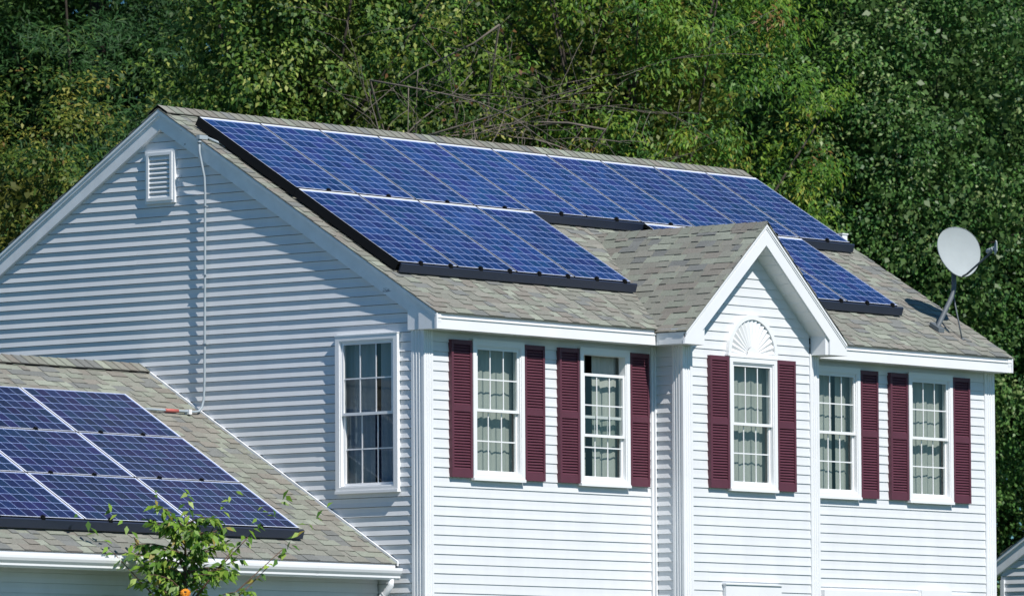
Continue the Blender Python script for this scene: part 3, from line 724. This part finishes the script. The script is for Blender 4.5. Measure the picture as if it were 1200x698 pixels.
mb = MB(); zz = roofz(2.16); mb.box((10.32, 2.10, zz - .03), (10.42, 2.18, zz + .11)); mb.box((10.31, 2.09, zz + .11), (10.43, 2.19, zz + .125))
tag(mb.build('junction_box', 'vinyl_white', None, org=(10.37, 2.14, zz)), 'tiny white box on the roof beyond the right end of the upper solar row', 'junction box')

# ------------------------------------------------------------------ neighbouring shed at the lower right
nb = thing('shed', (21, 3.0, GZ), 'neighbouring outbuilding with pale siding, only its shaded gable corner seen at the lower right', 'building')
NX, NY1, NS = 18.5, 5.60, .612; NYM = NY1 - 2.9; nzr = -2.03 + NS * (5.67 - NYM)
mb = MB(); siding(mb, lambda u, z, o: (NX + .02 - o, u, z), lambda z: max(NYM - 2.9, NYM - (nzr - .22 - z) / NS), lambda z: min(NY1, NYM + (nzr - .22 - z) / NS), GZ + .2, nzr - .3, [], .0148, .001, slot=.005)
siding(mb, lambda u, z, o: (u, NY1 - o * -1, z), one(NX), one(NX + 5), GZ + .2, -2.2, [], .012); siding(mb, lambda u, z, o: (u, NYM - 2.9 - o, z), one(NX), one(NX + 5), GZ + .2, -2.2, [], .012)
mb.build('wall', 'siding', nb)
mb = MB()
for sg in (-1, 1):
    y0 = NYM + sg * 3.06; Z = lambda y: nzr - NS * abs(y - NYM)
    for d0, d1, o in ((.01, .06, .06), (.06, .22, .035)):
        mb.extr([(y0, Z(y0) - d0), (NYM, nzr - d0), (NYM, nzr - d1), (y0, Z(y0) - d1)], lambda t, p, q: (NX - t, p, q), o, -.03)
mb.box((NX - .01, NY1 - .05, GZ), (NX + .03, NY1 + .01, -2.3)); mb.build('rake_board', 'trim_old', nb)
mb = MB()
na = math.atan(NS)
shingles(mb, (NX - .07, NYM - 3.06, nzr - NS * 3.06), (1, 0, 0), (0, math.cos(na), math.sin(na)), (0, -math.sin(na), math.cos(na)), 5.2, 3.06 / math.cos(na), 21)
shingles(mb, (NX + 5.13, NYM + 3.06, nzr - NS * 3.06), (-1, 0, 0), (0, -math.cos(na), math.sin(na)), (0, math.sin(na), math.cos(na)), 5.2, 3.06 / math.cos(na), 22)
mb.build('roof', ['shingle', 'dark'], nb)

# ------------------------------------------------------------------ foliage
def leafmesh(name, pos, nrm_, tip, ln, wd, col, mat, parent, loc):
    """pos (n,3); one folded diamond per leaf"""
    n = len(pos); nrm_ = nrm_ / np.linalg.norm(nrm_, axis=1, keepdims=True)
    tip = tip - nrm_ * np.sum(tip * nrm_, axis=1, keepdims=True); tip /= np.linalg.norm(tip, axis=1, keepdims=True) + 1e-9
    sd_ = np.cross(nrm_, tip)
    ln = ln[:, None]; wd = wd[:, None]
    v = np.empty((n, 4, 3)); v[:, 0] = pos; v[:, 1] = pos + tip * ln * .45 + sd_ * wd * .5 + nrm_ * wd * .18
    v[:, 2] = pos + tip * ln - nrm_ * ln * .12; v[:, 3] = pos + tip * ln * .45 - sd_ * wd * .5 + nrm_ * wd * .18
    v = v.reshape(-1, 3) - np.array(loc)
    me = bpy.data.meshes.new(name); me.vertices.add(4 * n); me.vertices.foreach_set('co', v.astype(np.float32).ravel())
    me.loops.add(4 * n); me.loops.foreach_set('vertex_index', np.arange(4 * n, dtype=np.int32))
    me.polygons.add(n); me.polygons.foreach_set('loop_start', np.arange(0, 4 * n, 4, dtype=np.int32))
    me.materials.append(MAT[mat]); me.update(calc_edges=True)
    ca = me.color_attributes.new('Col', 'FLOAT_COLOR', 'CORNER')
    c4 = np.ones((n, 4, 4), np.float32); c4[:, :, :3] = col[:, None, :]; ca.data.foreach_set('color', c4.ravel())
    ob = bpy.data.objects.new(name, me); COL.objects.link(ob); ob.parent = parent
    return ob
def unit(n): v = rng.normal(size=(n, 3)); return v / np.linalg.norm(v, axis=1, keepdims=True)
def crown_points(c, rad, ncl, lo=.45, lobes=.22):
    d = unit(ncl); K = unit(6) * 3.0; ph = rng.uniform(0, 6, 6)
    lob = 1 + lobes * np.sin(d @ K.T + ph).mean(axis=1) * 2
    r = (lo + (1 - lo) * rng.random(ncl) ** .55) * lob
    return np.array(c) + d * r[:, None] * np.array(rad), d
def tree(name, label, x, y, ztop, zbot, rad, ncl, per, clr, ln, wd, pal, mat='leaf', droop=.4, group=None, fill=1500, lobes=.42, needle=False, bark='bark', fillsize=.11):
    loc = (x, y, GZ - .05); t = thing(name, loc, label, 'tree', group)
    zc = (ztop + zbot) / 2; rz = (ztop - zbot) / 2
    cpos, cd_ = crown_points((x, y, zc), (rad, rad, rz), ncl, lobes=lobes)
    n = ncl * per
    ci = np.repeat(np.arange(ncl), per)
    cr = clr * rng.uniform(.6, 1.35, ncl)
    off = rng.normal(size=(n, 3)) * .5; off[:, 2] *= .75
    if needle: off[:, 2] *= .6
    pos = cpos[ci] + off * cr[ci][:, None]
    nr = off * .7 + np.array([-.1, -.25, .60]) + cd_[ci] * .35 + unit(n) * .62
    tip = unit(n) * .8 + off * .5 + np.array([0, 0, -droop])
    pal = np.array([p[0] for p in pal]), np.array([p[1] for p in pal], float)
    pc = rng.choice(len(pal[0]), size=ncl, p=pal[1] / pal[1].sum()); pl = rng.choice(len(pal[0]), size=n, p=pal[1] / pal[1].sum())
    mixw = (rng.random(n) < .62)[:, None]
    col = np.where(mixw, pal[0][pc[ci]], pal[0][pl]) * rng.uniform(.78, 1.25, (n, 1))
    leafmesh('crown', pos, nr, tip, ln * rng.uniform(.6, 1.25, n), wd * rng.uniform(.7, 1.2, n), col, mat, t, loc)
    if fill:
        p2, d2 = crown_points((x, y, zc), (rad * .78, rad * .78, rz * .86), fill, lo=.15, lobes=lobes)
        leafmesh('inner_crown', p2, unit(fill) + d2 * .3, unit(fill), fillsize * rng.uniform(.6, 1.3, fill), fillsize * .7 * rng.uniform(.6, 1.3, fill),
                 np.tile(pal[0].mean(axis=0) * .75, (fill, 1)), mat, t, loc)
    mb = MB(); r0 = .05 * rad + .08; zz = np.linspace(GZ - .05, zc + rz * .6, 7)
    mb.tube([(x + .12 * math.sin(i * 1.3), y + .10 * math.cos(i * 1.7), q) for i, q in enumerate(zz)], [r0 * (1 - .11 * i) for i in range(7)], 10); mb.build('trunk', bark, t)
    mb = MB()
    for i in range(0, ncl, max(1, ncl // 26)):
        s0 = Vector((x, y, zc - rz * .7 + rnd.random() * rz)); e = Vector(cpos[i]); md = s0.lerp(e, .5) + Vector((0, 0, -.15)); mb.tube([s0, md, e], [.040, .022, .008], 6)
    mb.build('limb', bark, t)
    return t
G1 = [((0.114, 0.213, 0.033), 3), ((0.198, 0.299, 0.050), 2), ((0.054, 0.132, 0.028), 3), ((0.408, 0.460, 0.121), .9)]  # palest tones here and in GR paint sunlit glints into the leaf colour
GY = [((0.149, 0.190, 0.031), 3), ((0.098, 0.172, 0.028), 3), ((0.287, 0.287, 0.055), 1.3), ((0.196, 0.127, 0.033), .6), ((0.052, 0.115, 0.024), 2.4)]
GD = [((0.036, 0.109, 0.029), 3), ((0.060, 0.155, 0.035), 3), ((0.108, 0.207, 0.044), 1)]
GA = [((0.117, 0.258, 0.033), 4), ((0.202, 0.324, 0.039), 3), ((0.058, 0.150, 0.031), 3), ((0.390, 0.396, 0.066), .8), ((0.247, 0.144, 0.044), .2)]
GR = [((0.086, 0.207, 0.046), 4), ((0.132, 0.265, 0.066), 3), ((0.046, 0.132, 0.035), 3), ((0.265, 0.356, 0.132), .9)]
GP_ = [((0.021, 0.072, 0.019), 3), ((0.034, 0.105, 0.024), 2), ((0.081, 0.160, 0.030), .6)]
tree('pine_tree', 'dark green pine with soft needle tufts, upper left behind the trees', 17.6, 21.0, 10.5, -4, 3.7, 850, 210, .52, .16, .020, GP_, 'needle', .0, fill=14000, lobes=.45, needle=True)
tree('pine_tree', 'shadowy pine behind the left shoulder of the gable, right of the other pine', 20.0, 18.5, 10, -3, 3.0, 560, 190, .52, .16, .020, GP_, 'needle', .0, fill=11000, lobes=.45, needle=True)
tree('young_tree', 'low yellow-brown leafed tree at the left edge behind the gable', 6.6, 11.6, 2.9, -4.2, 1.65, 560, 95, .26, .075, .042, GY, 'leaf', .5, fill=18000)
tree('broadleaf_tree', 'yellow-green broadleaf tree rising just behind the left end of the ridge', 12.3, 12.3, 9.5, -3, 2.0, 760, 90, .34, .085, .048, G1, 'leaf', .8, fill=15000)
tree('broadleaf_tree', 'deep green tree in shade behind the bare tangled branches', 17.2, 13.6, 9.5, -3, 2.9, 800, 80, .40, .08, .048, GD + [((.11, .17, .03), .8)], 'leaf', .5, fill=18000)
tree('ash_tree', 'fresh yellowish-green tree with narrow drooping leaflets behind the middle of the roof', 15.1, 9.1, 9.0, -3, 2.05, 900, 100, .32, .095, .032, GA, 'leaf', .9, fill=15000)
tree('maple_tree', 'dense dark tree with small glinting leaves behind the satellite dish', 21.3, 9.3, 9.8, -4.6, 3.0, 1700, 105, .33, .070, .045, GR, 'leaf_shiny', .6, fill=26000)
tree('maple_tree', 'dark small-leaved tree at the far right edge of the photo', 26.6, 8.0, 9.8, -4.8, 2.9, 1000, 85, .38, .075, .05, GR, 'leaf_shiny', .6, fill=18000)
back = [(12.0, 27.5), (16.5, 27.0), (21.0, 25.5), (24.5, 20.5), (27.0, 17.5), (28.5, 14.5), (32.0, 13.0), (35.5, 10.0)]
bl = ['far dark forest tree beyond the left edge of the photo', 'far dark forest tree at the left edge behind the pine', 'far dark forest tree seen between the pine and the yellow-green tree', 'far dark forest tree behind the bare branches, left of centre',
      'far dark forest tree behind the bare branches, right of centre', 'far dark forest tree between the ash and the dense maple', 'far dark forest tree directly behind the dense maple', 'far dark forest tree filling the right edge']
for (bx_, by_), lb in zip(back, bl):
    tree('forest_tree', lb, bx_, by_, 14, -5, 4.0, 900, 80, .7, .11, .08, GD, 'leaf', .4, 'dark forest trees at the back', fill=48000, fillsize=.17)

# bare tangled tree: crossing grey branches
loc = (13.9, 11.3, GZ - .05); bt = thing('bare_tree', loc, 'leafless tangle of pale grey branches above the ridge, left of centre', 'tree')
r = random.Random(5)
VX = Vector((0.6326, -.7745, 0)); VD = Vector((.7727, .6305, 0))
def branch(mb, p, d, ln, rad, depth):
    pts = [p]; rr = [rad]; n = 6; dd = d.normalized()
    for i in range(n):
        dd = (dd + Vector((r.gauss(0, .14), r.gauss(0, .14), r.gauss(0, .10))) + Vector((0, 0, -.03))).normalized()
        p = p + dd * ln / n; pts.append(p); rr.append(max(.0028, rad * (1 - .75 * (i + 1) / n)))
        if depth > 0 and r.random() < .85:
            sdv = (VX * r.choice((-1, 1)) * r.uniform(.4, 1) + Vector((0, 0, r.uniform(-.8, .8))) + VD * r.uniform(-.4, .2)).normalized()
            branch(mb, p, (dd * .7 + sdv * .8), ln * r.uniform(.35, .6), rr[-1] * .65, depth - 1)
    mb.tube(pts, rr, 6)
base = Vector(loc)
trk = [base, base + Vector((.1, 0, 4)), base + Vector((-.1, .1, 7.0)), base + Vector((.1, 0, 8.4)), base + Vector((.3, .1, 10.2))]
mb = MB(); mb.tube(trk[:3], [.10, .08, .03], 10); mb.build('trunk', 'bark_grey', bt)
mb = MB()
C0 = Vector((11.55, 8.85, 0))
starts = [((-1.7, 3.05), (1, .10), 3.6, .017), ((-1.6, 3.30), (1, -.05), 3.4, .014), ((-1.35, 2.8), (1, .60), 1.9, .018), ((-1.3, 4.0), (1, -.30), 3.2, .012), ((1.5, 2.95), (-1, .12), 2.8, .015),
          ((1.7, 3.35), (-1, .05), 3.0, .015), ((-.3, 2.6), (.6, 1), 1.2, .020), ((-.35, 2.62), (.9, .35), 1.8, .016), ((.35, 4.7), (-.9, -.75), 2.4, .014), ((1.6, 2.9), (-.9, .5), 1.8, .012)]
for (a, z_), (dx, dz), ln_, rd in starts: branch(mb, C0 + VX * a + Vector((0, 0, z_)), VX * dx + Vector((0, 0, dz)) + VD * r.uniform(-.1, .1), ln_, rd, 2)
for (a, z_), _, _, _ in starts:
    e = C0 + VX * a + Vector((0, 0, z_)); s0 = base + VD * 1.2 + Vector((0, 0, 6.6)); mb.tube([s0, s0.lerp(e, .6) + VD * 1.5, e], [.03, .02, .012], 6)
mb.build('branch', 'bark_grey', bt)
# a few live leaves on it
npt = 900; q = np.array([C0 + VX * r.gauss(0, 1.3) + Vector((0, 0, r.gauss(3.7, .8))) + VD * r.uniform(-.3, .8) for _ in range(60)]); ci = rng.integers(0, 60, npt)
pa = np.array([(.16, .21, .03), (.09, .14, .022), (.05, .09, .02), (.20, .10, .04)])
leafmesh('leaves', q[ci] + rng.normal(size=(npt, 3)) * .09, unit(npt) + np.array([-.3, -.6, .8]), unit(npt) + np.array([0, 0, -.8]), np.full(npt, .09), np.full(npt, .055), pa[rng.choice(4, npt, p=[.35, .35, .25, .05])], 'leaf', bt, loc)

# ------------------------------------------------------------------ sapling with drooping leaves in front of the garage
SX, SY = -4.06, -.24; loc = (SX, SY, GZ); sp = thing('sapling', loc, 'slender young tree with drooping green leaves in front of the garage gutter', 'tree')
r = random.Random(21); stem = MB(); br = MB(); P_, N_, T_, LN_, C_ = [], [], [], [], []
top = Vector((SX, SY, -2.24)); stem.tube([(SX + .03, SY, GZ), (SX - .02, SY, -4.2), (SX, SY, -3.1), (SX + .01, SY, -2.7), top], [.035, .028, .018, .012, .005], 8)
LP = [(0.200, 0.354, 0.040), (0.110, 0.229, 0.031), (0.320, 0.458, 0.078), (0.070, 0.166, 0.028), (0.400, 0.333, 0.078)]
def addleaf(p, out):
    P_.append(p); t = Vector((out.x * .8 + r.gauss(0, .35), out.y * .8 + r.gauss(0, .35), -r.uniform(.3, 1.3))); T_.append(t)
    N_.append(Vector((r.gauss(0, .5) - .3, r.gauss(0, .5) - .5, .7))); LN_.append(r.uniform(.08, .14)); C_.append(r.choices(LP, [3, 3, 2, 2, .5])[0])
shoots = []
for i in range(64):
    i = i * .47
    z0 = -3.9 + 1.5 * (i / 30) + r.uniform(-.05, .05); a = r.uniform(-1, 1); ln = (.36 + .74 * (1 - i / 30)) * r.uniform(.7, 1.1)
    side = r.choice((1, -1))
    d = (VX * side * r.uniform(.35, 1) + VD * r.uniform(-.7, .5) + Vector((0, 0, r.uniform(.5, 1.1)))).normalized()
    p = Vector((SX, SY, z0)); pts = [p]; n = 7; dd = d
    for k in range(n):
        dd = (dd + Vector((r.gauss(0, .12), r.gauss(0, .12), -.13))).normalized(); p = p + dd * ln / n; pts.append(p)
        for _ in range(r.choice((3, 4, 5))): addleaf(p + Vector((r.gauss(0, .02), r.gauss(0, .02), 0)), (dd + VX * r.gauss(0, .7)))
    br.tube(pts, [.010 - .001 * k for k in range(n + 1)], 5)
# named leaders that make the outline
for (u, z1) in ((-.22, -2.30), (.02, -2.24), (.33, -2.34), (.72, -2.42), (-.52, -2.50), (-.72, -2.66), (1.0, -2.62), (.55, -2.55), (.85, -2.8)):
    e = Vector((SX, SY, z1)) + VX * u; s0 = Vector((SX, SY, z1 - .45 - abs(u) * .5)); pts = [s0, s0.lerp(e, .5) + Vector((0, 0, .02)), e]; br.tube(pts, [.011, .008, .004], 5)
    for k in range(15): addleaf(s0.lerp(e, .35 + .65 * k / 8) + Vector((r.gauss(0, .015), r.gauss(0, .015), 0)), VX * r.gauss(0, .9))
stem.build('trunk', 'twig', sp); br.build('twig', 'twig', sp)
n = len(P_); leafmesh('leaves', np.array(P_), np.array(N_), np.array(T_), np.array(LN_), np.array(LN_) * .42, np.array(C_) * rng.uniform(.8, 1.2, (n, 1)), 'leaf_shiny', sp, loc)
# orange flower head just in front of the sapling's stem
FX, FY, FZ = -4.80, -.91, -3.09
fl = thing('flower', (FX, FY, GZ), 'orange flower with dark centre at the bottom edge in front of the sapling', 'flower')
mb = MB(); fn = Vector((-.7, -.55, .55)).normalized(); fu = Vector((0, 0, 1)).cross(fn).normalized(); fv = fn.cross(fu); fc = Vector((FX, FY, FZ - .01))
for ring, (nn, r0, r1, lift) in enumerate(((16, .015, .058, .004), (14, .012, .050, .012), (10, .01, .036, .02))):
    for k in range(nn):
        a = 2 * math.pi * (k + ring * .5) / nn; da = .26
        pt = lambda rr_, aa, h: fc + (fu * math.cos(aa) + fv * math.sin(aa)) * rr_ + fn * h
        mb.face([pt(r0, a, lift), pt(r1 * .7, a - da, lift + .008), pt(r1, a, lift - .004 + ring * .006), pt(r1 * .7, a + da, lift + .008)])
mb.build('petals', 'petal', fl)
mb = MB(); mb.tube([fc + fn * .0, fc + fn * .018, fc + fn * .024], [.018, .016, .004], 12); mb.build('disc', 'seed', fl)
mb = MB(); mb.tube([(FX + .05, FY, GZ), (FX + .02, FY + .03, -4.3), (FX + .01, FY + .02, -3.3), fc - fn * .002], [.014, .012, .009, .006], 6)
for z_ in (-3.35, -3.6, -3.9, -4.3, -4.7):
    s0 = Vector((FX + .02, FY + .02, z_)); dr = Vector((r.uniform(-1, 1), r.uniform(-1, 1), .3)).normalized(); sdv = dr.cross(Vector((0, 0, 1))).normalized()
    mb.face([s0, s0 + dr * .08 + sdv * .04, s0 + dr * .17 - Vector((0, 0, .03)), s0 + dr * .08 - sdv * .04])
MAT['stalk'] = plain('green_stalk', (.06, .13, .03), .7); mb.build('stem', 'stalk', fl)

# ------------------------------------------------------------------ lift everything so that the lawn is z = 0
for o in list(scn.objects):
    if o.parent is None: o.location.z += ZS
    if '_w' in o: del o['_w']
